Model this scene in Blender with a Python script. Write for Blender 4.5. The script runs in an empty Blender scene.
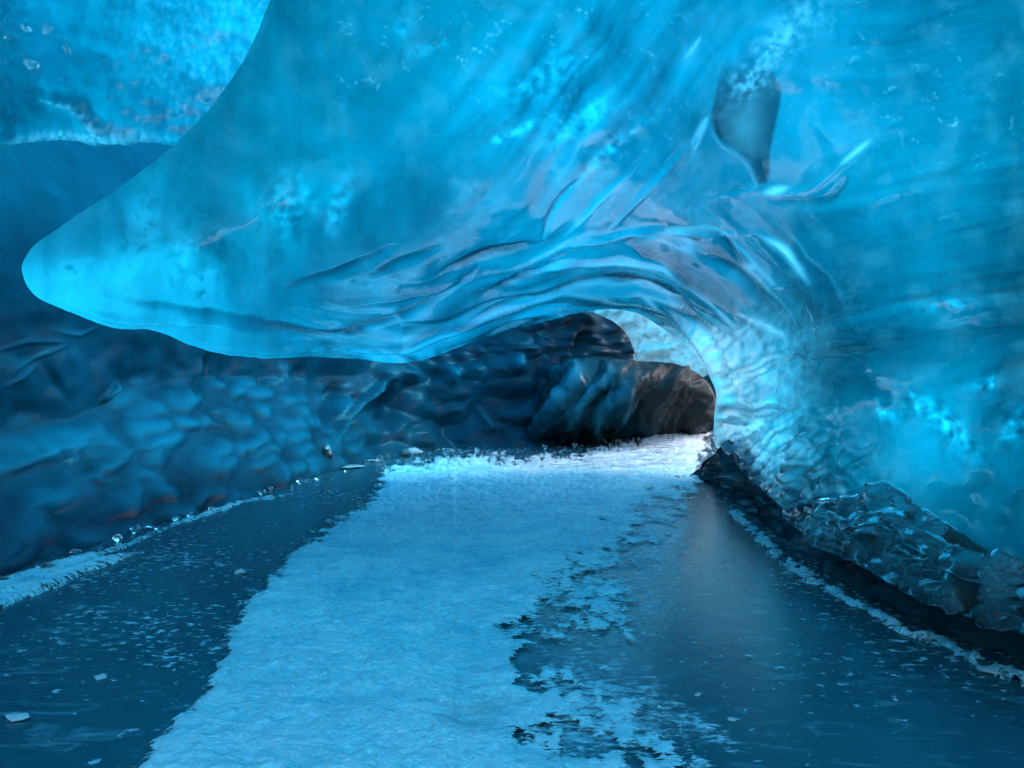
import bpy, math, random
import numpy as np
from mathutils import Vector
from mathutils.geometry import delaunay_2d_cdt

random.seed(7)
rng = np.random.default_rng(7)
F, CX, VH, CZ = 760.0, 512.0, 384.0, 1.5
scene = bpy.context.scene
COL = scene.collection

# ------------------------------------------------------------------ numpy noise
_perm = rng.permutation(512)
_g3 = rng.normal(size=(512, 3)); _g3 /= np.linalg.norm(_g3, axis=1)[:, None]
_r3 = rng.random((512, 3))

def _h(ix, iy, iz):
    return _perm[(_perm[(_perm[ix & 511] + iy) & 511] + iz) & 511]

def perlin(x, y, z=0.0):
    x, y, z = np.broadcast_arrays(np.asarray(x, float), np.asarray(y, float), np.asarray(z, float))
    xi, yi, zi = (np.floor(a).astype(int) for a in (x, y, z))
    xf, yf, zf = x - xi, y - yi, z - zi
    s = lambda t: t * t * t * (t * (t * 6 - 15) + 10)
    u, v, w = s(xf), s(yf), s(zf)
    out = 0
    for dx in (0, 1):
        for dy in (0, 1):
            for dz in (0, 1):
                g = _g3[_h(xi + dx, yi + dy, zi + dz)]
                d = g[..., 0] * (xf - dx) + g[..., 1] * (yf - dy) + g[..., 2] * (zf - dz)
                out = out + d * (u if dx else 1 - u) * (v if dy else 1 - v) * (w if dz else 1 - w)
    return out * 1.6

def fbm(x, y, z=0.0, o=4):
    t, a = 0, 1.0
    for i in range(o):
        t = t + a * perlin(np.asarray(x) * 2 ** i + 7.3 * i, np.asarray(y) * 2 ** i - 3.1 * i, z)
        a *= 0.5
    return t

def worley(x, y):
    """distance to the nearest and second nearest cell point"""
    x, y = np.asarray(x, float), np.asarray(y, float)
    xi, yi = np.floor(x).astype(int), np.floor(y).astype(int)
    f1 = np.full(x.shape, 9.0); f2 = f1.copy()
    for dx in (-1, 0, 1):
        for dy in (-1, 0, 1):
            r = _r3[_h(xi + dx, yi + dy, 5)]
            d = np.hypot(xi + dx + r[..., 0] - x, yi + dy + r[..., 1] - y)
            f2 = np.minimum(f2, np.maximum(f1, d)); f1 = np.minimum(f1, d)
    return f1, f2

def sstep(a, b, x):
    t = np.clip((np.asarray(x, float) - a) / (b - a), 0, 1)
    return t * t * (3 - 2 * t)

def gauss(u, v, cu, cv, ru, rv, ang=0.0):
    c, s = math.cos(ang), math.sin(ang)
    p, q = (u - cu) * c + (v - cv) * s, -(u - cu) * s + (v - cv) * c
    return np.exp(-(p / ru) ** 2 - (q / rv) ** 2)

def tps(pts, val):
    pts = np.array(pts, float) / 400.0; val = np.array(val, float); n = len(pts)
    def phi(r2): return 0.5 * r2 * np.log(r2 + 1e-12)
    K = phi(((pts[:, None] - pts[None]) ** 2).sum(-1)) + np.eye(n) * 1e-3
    P = np.c_[np.ones(n), pts]
    A = np.block([[K, P], [P.T, np.zeros((3, 3))]])
    w = np.linalg.lstsq(A, np.r_[val, 0, 0, 0], rcond=None)[0]
    def f(u, v):
        q = np.c_[np.ravel(u), np.ravel(v)] / 400.0
        return phi(((q[:, None] - pts[None]) ** 2).sum(-1)) @ w[:n] + w[n] + q @ w[n + 1:]
    return f

def seg_dist(u, v, pts, closed=False):
    """distance to a polyline and arc length of the nearest point on it"""
    P = np.array(pts, float)
    if closed: P = np.r_[P, P[:1]]
    best = np.full(len(u), 1e9); arc = np.zeros(len(u)); L = 0
    for a, b in zip(P[:-1], P[1:]):
        ab = b - a; l = np.hypot(*ab)
        if l < 1e-6: continue
        t = np.clip(((u - a[0]) * ab[0] + (v - a[1]) * ab[1]) / l ** 2, 0, 1)
        d = np.hypot(u - a[0] - t * ab[0], v - a[1] - t * ab[1])
        m = d < best
        best[m] = d[m]; arc[m] = (L + t * l)[m]; L += l
    return best, arc

def inside(u, v, P):
    P = np.array(P, float); r = np.zeros(len(u), bool); Q = np.roll(P, -1, 0)
    for (x0, y0), (x1, y1) in zip(P, Q):
        if y0 == y1: continue
        r ^= ((y0 > v) != (y1 > v)) & (u < (x1 - x0) * (v - y0) / (y1 - y0) + x0)
    return r

def smooth_poly(P, step, closed=True):
    P = np.array(P, float); n = len(P); out = []
    rngi = range(n) if closed else range(n - 1)
    for i in rngi:
        if closed: p0, p1, p2, p3 = P[i - 1], P[i], P[(i + 1) % n], P[(i + 2) % n]
        else: p0, p1, p2, p3 = P[max(i - 1, 0)], P[i], P[i + 1], P[min(i + 2, n - 1)]
        k = max(1, int(np.hypot(*(p2 - p1)) / step))
        for t in np.arange(k) / k:
            out.append(0.5 * (2 * p1 + (p2 - p0) * t + (2 * p0 - 5 * p1 + 4 * p2 - p3) * t * t + (3 * p1 - p0 - 3 * p2 + p3) * t ** 3))
    if not closed: out.append(P[-1])
    return np.array(out)

def creases(u, v, lst):
    """long wavy ridges (amp > 0) and grooves; width tapers to the ends"""
    t = np.zeros(len(u))
    for pts, w, amp in lst:
        P = smooth_poly(pts, 6, False)
        m = (u > P[:, 0].min() - 4 * w) & (u < P[:, 0].max() + 4 * w) & (v > P[:, 1].min() - 4 * w) & (v < P[:, 1].max() + 4 * w)
        if not m.any(): continue
        d, a = seg_dist(u[m], v[m], P)
        L = np.hypot(*np.diff(P, axis=0).T).sum()
        tap = np.sin(np.clip(a / L, 0.02, 0.98) * math.pi) ** 0.6
        ww = w * (0.45 + 0.55 * tap)
        t[m] += amp * tap * np.exp(-(d / ww) ** 2)
    return t

# ------------------------------------------------------------------ mesh helpers
def make_mesh(name, V, T, mats, midx=None, attrs=None, parent=None, smooth=True):
    me = bpy.data.meshes.new(name)
    V = np.asarray(V, np.float32); k = len(T[0])
    T = np.asarray(T, np.int32)
    me.vertices.add(len(V)); me.vertices.foreach_set('co', V.ravel())
    me.loops.add(T.size); me.loops.foreach_set('vertex_index', T.ravel())
    me.polygons.add(len(T))
    me.polygons.foreach_set('loop_start', np.arange(0, T.size, k, dtype=np.int32))
    me.polygons.foreach_set('use_smooth', np.full(len(T), smooth))
    for m in mats: me.materials.append(m)
    if midx is not None: me.polygons.foreach_set('material_index', np.asarray(midx, np.int32))
    me.update(calc_edges=True)
    for n, a in (attrs or {}).items():
        at = me.attributes.new(n, 'FLOAT', 'POINT'); at.data.foreach_set('value', np.asarray(a, np.float32))
    o = bpy.data.objects.new(name, me); COL.objects.link(o)
    if parent: o.parent = parent
    return o

def tag(o, label=None, cat=None, group=None, kind=None):
    for k, x in (('label', label), ('category', cat), ('group', group), ('kind', kind)):
        if x: o[k] = x
    return o

def normals(V, T):
    n = np.cross(V[T[:, 1]] - V[T[:, 0]], V[T[:, 2]] - V[T[:, 0]])
    out = np.zeros_like(V)
    for i in range(3): np.add.at(out, T[:, i], n)
    return out / (np.linalg.norm(out, axis=1)[:, None] + 1e-12)

def world(u, v, d):
    return np.c_[(u - CX) / F * d, d, CZ + (VH - v) / F * d]

def plane_mesh(poly, step, coarse=None, wob=0.0, fine_box=(-20, -20, 1044, 790), box2=None):
    B = smooth_poly(poly, step)
    if wob:
        i = np.arange(len(B)) * step
        B = B + np.c_[fbm(i / 26.0, 3.3), fbm(i / 26.0, 9.1)] * wob
    lo, hi = B.min(0), B.max(0)
    def grid(s, x0, y0, x1, y1):
        gu, gv = np.meshgrid(np.arange(x0, x1, s), np.arange(y0, y1, s * 0.87))
        gu = gu + (np.arange(gu.shape[0]) % 2)[:, None] * s * 0.5
        gu, gv = gu.ravel(), gv.ravel()
        return gu + rng.uniform(-.2, .2, gu.size) * s, gv + rng.uniform(-.2, .2, gv.size) * s
    x0, y0, x1, y1 = max(lo[0], fine_box[0]), max(lo[1], fine_box[1]), min(hi[0], fine_box[2]), min(hi[1], fine_box[3])
    u, v = grid(step, x0, y0, x1, y1)
    if box2:
        m = (u > box2[0]) & (u < box2[2]) & (v > box2[1]) & (v < box2[3])
        gu, gv = grid(1.75, *box2); u, v = np.r_[u[~m], gu], np.r_[v[~m], gv]
    if coarse:
        cu, cv = grid(coarse, lo[0], lo[1], hi[0], hi[1])
        m = (cu < x0 - 3) | (cu > x1 + 3) | (cv < y0 - 3) | (cv > y1 + 3)
        u, v = np.r_[u, cu[m]], np.r_[v, cv[m]]
    m = inside(u, v, B); u, v = u[m], v[m]
    d, _ = seg_dist(u, v, B, True); m = d > step * 0.6; u, v = u[m], v[m]
    n = len(B)
    pts = [Vector(p) for p in B] + [Vector((a, b)) for a, b in zip(u, v)]
    r = delaunay_2d_cdt(pts, [], [list(range(n))], 1, 1e-5)
    Q = np.array([tuple(p) for p in r[0]]); T = np.array([f for f in r[2] if len(f) == 3], int)
    d, arc = seg_dist(Q[:, 0], Q[:, 1], B, True)
    d[d < 0.05] = 0
    return Q[:, 0], Q[:, 1], T, d, arc

def lifted(name, poly, depth, step=3.0, coarse=None, round_px=14, round_m=0.3, thick_m=0.4, thick_px=60,
           disp=None, attrs=None, mats=(), wob=0.0, back_dir=(0, 0.6, 0.6), parent=None, edge_fade=10, box2=None):
    """a closed solid: a front face of the given outline and depth, rounded over at its edge, and a back face"""
    u, v, T, d, arc = plane_mesh(poly, step, coarse, wob, box2=box2)
    dep = depth(u, v)
    e = 1 - np.clip(d / round_px, 0, 1)
    rm = round_m(u, v) if callable(round_m) else round_m
    dep = dep + rm * e ** 2.2
    P = world(u, v, dep)
    a, b, c = P[T[:, 0]], P[T[:, 1]], P[T[:, 2]]
    fl = (np.cross(b - a, c - a) * (a - np.array([0, 0, CZ]))).sum(1) > 0
    T[fl] = T[fl][:, ::-1]
    N = normals(P, T)
    if disp is not None:
        h = disp(u, v, P, d, arc) * sstep(0, edge_fade, d)
        P = P + N * h[:, None]
    tt = np.sqrt(np.clip(1 - (1 - np.clip(d / thick_px, 0, 1)) ** 2, 0, 1)) * thick_m
    ray = P - np.array([0, 0, CZ]); ray /= np.linalg.norm(ray, axis=1)[:, None]
    bd = ray * 0.7 + np.array(back_dir) * 0.7
    Pb = P + bd * (tt + 0.0)[:, None]
    nb = d == 0
    tt[nb] = 0.0
    inner = np.arange(len(u)); remap = len(u) + inner
    V = np.r_[P, Pb[inner]]
    TT = np.r_[T, remap[T][:, ::-1]]
    midx = np.r_[np.zeros(len(T)), np.ones(len(T)) * (1 if len(mats) > 1 else 0)]
    at = {}
    if attrs:
        for k, x in attrs(u, v, P, d, arc).items(): at[k] = np.r_[x, x[inner]]
    return make_mesh(name, V, TT, mats, midx, at, parent)

# ------------------------------------------------------------------ materials
def mat(name):
    m = bpy.data.materials.new(name); m.use_nodes = True
    nt = m.node_tree; nt.nodes.clear()
    return m, nt.nodes, nt.links

class N:
    def __init__(s, name):
        s.m, s.n, s.l = mat(name)
    def __call__(s, t, **kw):
        x = s.n.new('ShaderNode' + t)
        for k, a in kw.items():
            if k.startswith('i_'): s.put(x, k[2:].replace('_', ' '), a)
            else: setattr(x, k, a)
        return x
    def put(s, x, k, a):
        sock = x.inputs[int(k)] if k.isdigit() else x.inputs[k]
        if isinstance(a, bpy.types.NodeSocket): s.l.new(a, sock)
        else: sock.default_value = a
    def math(s, op, a, b=0.0, c=0.0, clamp=False):
        x = s('Math', operation=op, use_clamp=clamp)
        for i, q in enumerate((a, b, c)): s.put(x, str(i), q)
        return x.outputs[0]
    def attr(s, n):
        return s('Attribute', attribute_name=n).outputs['Fac']
    def pos(s, scale=(1, 1, 1), rot=(0, 0, 0)):
        g = s('NewGeometry')
        mp = s('Mapping', i_Vector=g.outputs['Position']); mp.inputs['Scale'].default_value = scale; mp.inputs['Rotation'].default_value = rot
        return mp.outputs[0]
    def noise(s, vec, scale, detail=4, rough=0.55, dist=0.0):
        return s('TexNoise', i_Vector=vec, i_Scale=scale, i_Detail=detail, i_Roughness=rough, i_Distortion=dist).outputs['Fac']
    def ramp(s, f, stops):
        r = s('ValToRGB', i_Fac=f); e = r.color_ramp.elements
        while len(e) < len(stops): e.new(0.5)
        for x, (p, c) in zip(e, stops):
            x.position = p; x.color = (*c, 1) if isinstance(c, tuple) else (c, c, c, 1)
        return r.outputs[0]
    def mix(s, f, a, b):
        x = s('MixRGB', blend_type='MIX')
        for k, q in (('Fac', f), ('Color1', a), ('Color2', b)): s.put(x, k, q)
        return x.outputs[0]
    def mixs(s, f, a, b):
        x = s('MixShader'); s.put(x, '0', f); s.l.new(a, x.inputs[1]); s.l.new(b, x.inputs[2]); return x.outputs[0]
    def out(s, sh):
        o = s('OutputMaterial'); s.l.new(sh, o.inputs['Surface']); return s.m

def rgb(*c): return (*c, 1.0)

def glacier_ice(name, off=1.0, kabs=(6.1, 1.38, 1.08), gain=0.94, rough=0.045, ior=1.32, scatter=0.25, bump=0.13, grain=0.18):
    """cloudy glacier ice: light comes through from behind, coloured by the absorption of ice; wet gloss on top.
    attributes: dens = how much clear blue ice the light crossed, plus painted dark ripple lines; milk = air bubbles, frost and painted highlights"""
    n = N(name)
    p = n.pos()
    dens, milk = n.attr('dens'), n.attr('milk')
    fine = n.noise(n.pos((1, 1, 1)), 9.0, 8, 0.68, 0.6)
    big = n.noise(p, 1.6, 4, 0.55, 0.8)
    tiny = n.noise(p, 55.0, 5, 0.65, 0.3)
    spk = n.ramp(n.noise(p, 38.0, 3, 0.8, 0.5), [(0.66, 0.0), (0.74, 1.0)]); spz = n.ramp(n.noise(p, 1.1, 3, 0.6), [(0.45, 0.0), (0.65, 1.0)])
    milk = n.math('ADD', milk, n.math('MULTIPLY', n.math('MULTIPLY', spk, spz), 0.35))
    dens = n.math('MULTIPLY', dens, n.math('ADD', 0.90, n.math('MULTIPLY', tiny, 0.20)))
    dd = n.math('MULTIPLY', dens, n.math('ADD', 1.0 - 0.5 * grain - 0.09, n.math('ADD', n.math('MULTIPLY', fine, grain), n.math('MULTIPLY', big, 0.18))))
    chan = []
    for k, k0 in zip(kabs, (2.6, 0.30, 0.08)): chan.append(n.math('MULTIPLY', n.math('POWER', math.exp(-(k - k0)), dd), math.exp(-k0 * off)))
    c = n('CombineColor'); 
    for i in range(3): n.l.new(chan[i], c.inputs[i])
    col = n.mix(n.math('MULTIPLY', milk, 0.8, clamp=True), c.outputs[0], rgb(0.60, 0.80, 0.90))
    g = n('MixRGB', blend_type='MULTIPLY'); n.put(g, 'Fac', 1.0); n.l.new(col, g.inputs[1]); g.inputs[2].default_value = rgb(gain * .9, gain * 1.06, gain * 1.0)
    b1 = n('Bump', i_Strength=bump, i_Distance=0.02, i_Height=n.noise(p, 26.0, 6, 0.6, 0.3))
    tr = n('BsdfTranslucent', i_Color=g.outputs[0]); n.l.new(b1.outputs[0], tr.inputs['Normal'])
    df = n('BsdfDiffuse', i_Color=g.outputs[0]); n.l.new(b1.outputs[0], df.inputs['Normal'])
    gl = n('BsdfGlossy', i_Roughness=rough); b2 = n('Bump', i_Strength=bump * 0.5, i_Distance=0.01, i_Height=n.noise(p, 14.0, 3, 0.5)); n.l.new(b2.outputs[0], gl.inputs['Normal'])
    fr = n('Fresnel', i_IOR=ior); n.l.new(b2.outputs[0], fr.inputs['Normal'])
    body = n.mixs(n.math('ADD', scatter, n.math('MULTIPLY', milk, 0.3), clamp=True), tr.outputs[0], df.outputs[0])
    return n.out(n.mixs(fr.outputs[0], body, gl.outputs[0]))

def weathered_outside(name):
    n = N(name)
    p = n.pos()
    t = n('BsdfTransparent'); t.inputs['Color'].default_value = rgb(0.93, 0.97, 1.0)
    d = n('BsdfDiffuse'); d.inputs['Color'].default_value = rgb(0.75, 0.82, 0.88)
    f = n.math('MULTIPLY', n.noise(p, 0.9, 4, 0.6), 0.25)
    return n.out(n.mixs(f, t.outputs[0], d.outputs[0]))

def dark_ice(name, c1, c2, c3, rough=0.14, wet=0.6, scale=1.2, bump=.35):
    """old clear ice with ash in it: nearly opaque; attribute ash browns it"""
    n = N(name)
    p = n.pos()
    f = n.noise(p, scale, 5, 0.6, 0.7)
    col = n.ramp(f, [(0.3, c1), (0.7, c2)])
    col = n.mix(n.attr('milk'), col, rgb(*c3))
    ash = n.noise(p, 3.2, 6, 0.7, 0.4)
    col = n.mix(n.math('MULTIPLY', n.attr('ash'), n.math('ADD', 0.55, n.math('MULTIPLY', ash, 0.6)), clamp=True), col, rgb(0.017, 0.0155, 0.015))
    h = n.math('ADD', n.math('MULTIPLY', n.noise(p, 7.0, 5, 0.55), 1.0), n.math('MULTIPLY', n.noise(p, 30.0, 4, 0.6), 0.25))
    b = n('Bump', i_Strength=bump, i_Distance=0.04, i_Height=h)
    df = n('BsdfDiffuse', i_Color=col); n.l.new(b.outputs[0], df.inputs['Normal'])
    gl = n('BsdfGlossy'); n.put(gl, 'Roughness', n.math('ADD', rough, n.math('MULTIPLY', n.attr('ash'), 0.18))); n.l.new(b.outputs[0], gl.inputs['Normal'])
    fr = n('Fresnel', i_IOR=1.31); n.l.new(b.outputs[0], fr.inputs['Normal'])
    return n.out(n.mixs(n.math('MULTIPLY', fr.outputs[0], n.math('MULTIPLY', n.attr('sheen'), wet)), df.outputs[0], gl.outputs[0]))

def clear_ice(name, col=(0.72, 0.93, 0.97), rough=0.03, milk=0.08):
    n = N(name)
    p = n.pos()
    b = n('Bump', i_Strength=0.2, i_Distance=0.012, i_Height=n.noise(p, 12.0, 4, 0.5, 0.5))
    pr = n('BsdfPrincipled'); pr.inputs['Base Color'].default_value = rgb(*col)
    pr.inputs['Transmission Weight'].default_value = 1.0 - milk; pr.inputs['IOR'].default_value = 1.31
    pr.inputs['Roughness'].default_value = rough
    n.l.new(b.outputs[0], pr.inputs['Normal'])
    return n.out(pr.outputs[0])

def snow_mat(name):
    n = N(name)
    p = n.pos()
    streak = n.noise(n.pos((1, 1, 1), (0, 0, 0.35)), 5.0, 8, 0.72, 0.5)
    blot = n.noise(p, 1.3, 5, 0.6, 0.4)
    crust = n.ramp(n.math('ADD', n.math('MULTIPLY', streak, 0.60), n.math('MULTIPLY', blot, 0.45)), [(0.42, (0.14, 0.66, 0.80)), (0.60, (0.50, 0.92, 0.98))])
    dirt = n.attr('dirt')
    dn = n.ramp(n.noise(n.pos((0.9, 3.2, 1), (0, 0, 0.1)), 2.2, 8, 0.75, 0.6), [(0.44, 0.0), (0.56, 1.0)])
    col = n.mix(n.math('MULTIPLY', dirt, dn), crust, rgb(0.16, 0.14, 0.14))
    thn = n.attr('thin')
    cv = n.ramp(n.math('ADD', n.noise(n.pos((1, 2.4, 1), (0, 0, .25)), 15.0, 8, 0.74, 0.6), n.math('MULTIPLY', n.math('SUBTRACT', 0.52, thn), .44)), [(0.46, 0.0), (0.54, 1.0)])
    col = n.mix(cv, rgb(0.010, 0.075, 0.105), col)
    sp = n('TexVoronoi', i_Vector=p, i_Scale=7.0, feature='F1').outputs['Distance']
    spm = n.ramp(sp, [(0.0, 1.0), (0.055, 0.0)])
    spn = n.ramp(n.noise(p, 2.3, 2), [(0.5, 0.0), (0.6, 1.0)])
    col = n.mix(n.math('MULTIPLY', n.math('MULTIPLY', spm, spn), 0.8), col, rgb(0.05, 0.10, 0.13))
    cr = n.ramp(n.noise(n.pos((1, 1.6, 1), (0, 0, -.3)), 24.0, 7, 0.72, 0.8), [(0.40, 0.60), (0.55, 1.0)])
    mm = n('MixRGB', blend_type='MULTIPLY'); n.put(mm, 'Fac', 0.8); n.l.new(col, mm.inputs[1]); n.l.new(cr, mm.inputs[2]); col = mm.outputs[0]
    h = n.math('ADD', n.math('MULTIPLY', n.noise(p, 14.0, 9, 0.72), 1.0), n.math('MULTIPLY', n.noise(p, 60.0, 3, 0.6), 0.3))
    b = n('Bump', i_Strength=1.0, i_Distance=0.06, i_Height=h)
    col = n.mix(n.math('MULTIPLY', n.attr('daylit'), n.math('SUBTRACT', 1.0, n.math('MULTIPLY', dirt, dn))), col, rgb(.74, .70, .74))  # daylight from the exit and the mouth, painted as whiter snow
    pr = n('BsdfPrincipled'); n.l.new(col, pr.inputs['Base Color']); n.put(pr, 'Roughness', n.math('ADD', .22, n.math('MULTIPLY', cv, .35)))
    n.l.new(b.outputs[0], pr.inputs['Normal'])
    tp = n('BsdfTransparent')
    return n.out(n.mixs(cv, tp.outputs[0], pr.outputs[0]))

def pool_mat(name):
    n = N(name)
    p = n.pos()
    base = n.ramp(n.noise(p, 0.7, 5, 0.6, 0.5), [(0.3, (0.005, 0.042, 0.060)), (0.75, (0.012, 0.078, 0.100))])
    # frost flecks lying on the frozen surface, thicker in some places than others
    fl = n.noise(n.pos((1, 1.4, 1), (0, 0, 0.25)), 13.0, 6, 0.62, 0.4)
    zone = n.noise(p, 0.55, 4, 0.6, 0.3)
    th = n.math('ADD', fl, n.math('MULTIPLY', n.math('SUBTRACT', zone, 0.5), 0.55))
    fr = n.math('MULTIPLY', n.ramp(th, [(0.61, 0.0), (0.69, 1.0)]), 0.65)
    # thin frost marked on the mesh near the snow, with a painted patch of sheen
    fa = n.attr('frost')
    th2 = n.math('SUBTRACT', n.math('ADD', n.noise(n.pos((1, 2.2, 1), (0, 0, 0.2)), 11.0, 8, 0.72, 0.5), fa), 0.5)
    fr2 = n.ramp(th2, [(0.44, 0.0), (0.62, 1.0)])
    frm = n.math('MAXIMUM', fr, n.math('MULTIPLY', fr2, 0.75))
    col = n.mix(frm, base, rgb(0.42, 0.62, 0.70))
    scr = n.noise(n.pos((0.8, 2.2, 1), (0, 0, 0.9)), 3.0, 9, 0.75, 1.2)
    col = n.mix(n.ramp(scr, [(0.54, 0.0), (0.72, 0.5)]), col, rgb(0.16, 0.32, 0.38))
    h = n.math('ADD', n.math('MULTIPLY', n.noise(p, 6.0, 7, 0.65), 0.8), n.math('MULTIPLY', frm, 0.5))
    b = n('Bump', i_Strength=0.30, i_Distance=0.012, i_Height=h)
    pr = n('BsdfPrincipled'); n.l.new(col, pr.inputs['Base Color'])
    n.put(pr, 'Roughness', n.math('ADD', 0.19, n.math('MULTIPLY', frm, 0.3))); pr.inputs['IOR'].default_value = 1.31
    n.l.new(b.outputs[0], pr.inputs['Normal'])
    return n.out(pr.outputs[0])

M_vault = glacier_ice('cloudy_blue_ice')
M_out = weathered_outside('weathered_ice_outside')
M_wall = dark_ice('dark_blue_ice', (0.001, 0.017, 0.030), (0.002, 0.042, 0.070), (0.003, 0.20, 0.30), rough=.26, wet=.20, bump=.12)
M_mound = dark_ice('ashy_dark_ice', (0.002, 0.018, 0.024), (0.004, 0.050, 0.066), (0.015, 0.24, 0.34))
M_clear = clear_ice('clear_wet_ice', (0.80, 0.97, 1.0), 0.0, 0.03)
M_chip = clear_ice('frosted_clear_ice', (0.80, 0.94, 0.98), 0.12, 0.35)
M_snow = snow_mat('crusted_snow')
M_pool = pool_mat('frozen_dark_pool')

# ------------------------------------------------------------------ 1. the vault: overhang on the left, arch, right wall
VP = [(330, -190), (292, -60), (270, 0), (240, 66), (190, 130), (130, 180), (62, 225), (30, 250), (22, 270), (34, 294), (60, 308),
      (110, 327), (155, 331), (205, 350), (260, 358), (330, 357), (405, 363), (452, 350), (505, 331), (560, 318), (600, 309),
      (636, 313), (668, 332), (690, 350), (706, 370), (716, 396), (713, 428), (716, 446), (735, 462), (757, 490), (776, 506),
      (800, 530), (826, 545), (862, 562), (905, 588), (960, 610), (1024, 629), (1120, 668), (1330, 760), (1560, 860), (1560, -700), (480, -700)]
DC = [((22, 262), 5.3), ((62, 225), 5.4), ((130, 180), 5.7), ((190, 130), 6.0), ((240, 66), 6.2), ((270, 0), 6.3), ((330, -190), 5.6),
      ((130, 330), 6.0), ((120, 270), 5.2), ((205, 350), 7.0), ((260, 358), 8.0), ((330, 357), 9.6), ((405, 363), 11.5), ((452, 350), 12.2), ((505, 331), 12.8), ((560, 318), 13.0),
      ((600, 309), 13.2), ((668, 332), 13.5), ((690, 350), 13.5), ((716, 396), 13.0), ((716, 446), 11.6), ((757, 490), 8.6), ((800, 530), 6.5),
      ((826, 545), 5.9), ((905, 588), 4.6), ((960, 610), 4.2), ((1024, 629), 3.85), ((1120, 668), 3.3), ((1330, 760), 2.8),
      ((300, 200), 5.2), ((200, 250), 5.1), ((400, 100), 4.6), ((512, 150), 4.6), ((512, 0), 3.7), ((430, 230), 6.0), ((512, 235), 6.8), ((320, 300), 6.6), ((420, 310), 8.6),
      ((600, 250), 8.0), ((700, 230), 7.4), ((600, 280), 10.0), ((700, 290), 9.6), ((740, 340), 10.4), ((760, 290), 8.4), ((800, 335), 7.6),
      ((740, 120), 5.0), ((1024, 0), 3.2), ((800, 0), 3.6), ((1024, 200), 3.4), ((860, 200), 4.9), ((1024, 400), 3.5), ((900, 400), 4.7), ((860, 350), 5.4), ((900, 300), 4.7), ((1024, 310), 3.3),
      ((850, 450), 5.9), ((930, 480), 4.7), ((1024, 540), 3.7), ((780, 420), 8.0), ((750, 400), 10.4), ((800, 480), 6.8),
      ((1300, 0), 2.7), ((1300, 400), 2.8), ((1400, 650), 2.6), ((512, -400), 2.7), ((900, -400), 2.6), ((1500, -600), 2.4), ((500, -690), 2.2)]
_vd = tps([p for p, _ in DC], [math.log(d) for _, d in DC])
vault_depth = lambda u, v: np.exp(_vd(u, v))
EDGE = VP[9:36]
RIP = [  # (points, half width px, height m): the long melt ripples
    ([(290, 288), (330, 278), (365, 262), (395, 245)], 6, -.06), ([(250, 318), (330, 330), (400, 316), (440, 296), (478, 268)], 5, -.07),
    ([(370, 276), (400, 262), (440, 246)], 5, -.06), ([(440, 272), (470, 258), (540, 240)], 8, -.08), ([(480, 296), (520, 275), (560, 258)], 6, -.07),
    ([(330, 345), (390, 352), (440, 338), (490, 316), (560, 292)], 4, .05), ([(470, 320), (500, 305), (530, 292)], 5, -.06),
    ([(560, 245), (600, 236), (650, 228), (700, 232), (730, 240)], 5, .06), ([(630, 238), (670, 228), (715, 233), (740, 262)], 5, -.07),
    ([(520, 270), (570, 262), (640, 262), (680, 275), (710, 300), (735, 330)], 6, .07), ([(560, 285), (620, 277), (670, 292), (700, 320), (740, 342)], 6, -.08),
    ([(620, 300), (660, 306), (690, 330), (710, 345)], 5, .06), ([(700, 252), (740, 275), (765, 305), (785, 322)], 6, -.08),
    ([(715, 238), (760, 236), (790, 255), (812, 282), (800, 285)], 4, .03), ([(775, 290), (800, 300), (800, 312)], 5, -.06), ([(740, 305), (770, 325), (790, 330)], 5, .05),
    ([(60, 300), (120, 318), (210, 322), (300, 330)], 5, .05), ([(120, 300), (200, 312), (280, 318)], 6, -.04),
    ([(690, 350), (760, 350), (820, 330), (900, 305), (1030, 292)], 9, .03), ([(760, 362), (840, 348), (940, 330), (1030, 325)], 12, -.02),
    ([(712, 100), (718, 135), (745, 155), (758, 186), (740, 196), (700, 200)], 3, .03),
    ([(600, 240), (650, 180), (700, 125)], 4, .022),
    ([(750, 195), (800, 195), (840, 165), (870, 140)], 6, .03), ([(770, 205), (820, 205), (845, 180)], 6, -.04),
    ([(562, 238), (600, 200), (650, 145)], 4, .015), ([(540, 240), (552, 210), (580, 180)], 3, -.03),
    ([(800, 215), (900, 190), (1030, 150)], 9, .012),
    ([(840, 370), (900, 400), (960, 450), (1030, 500)], 22, -.02),
]
def vault_masks(u, v, d, arc):
    de, ae = seg_dist(u, v, EDGE)
    rip = np.exp(-(de / 62.0) ** 2) * sstep(240, 420, u) * (1 - sstep(745, 800, u) * sstep(330, 420, v))
    rip = np.maximum(rip, gauss(u, v, 690, 285, 115, 48)) 
    pil = gauss(u, v, 745, 420, 45, 75, 0.35) + gauss(u, v, 700, 355, 30, 22)
    bub = gauss(u, v, 805, 480, 70, 62, 0.6)
    strk = gauss(u, v, 590, 110, 160, 120, -0.8)
    right = sstep(760, 860, u)
    return de, ae, rip, np.clip(pil, 0, 1), bub, strk, right
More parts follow.
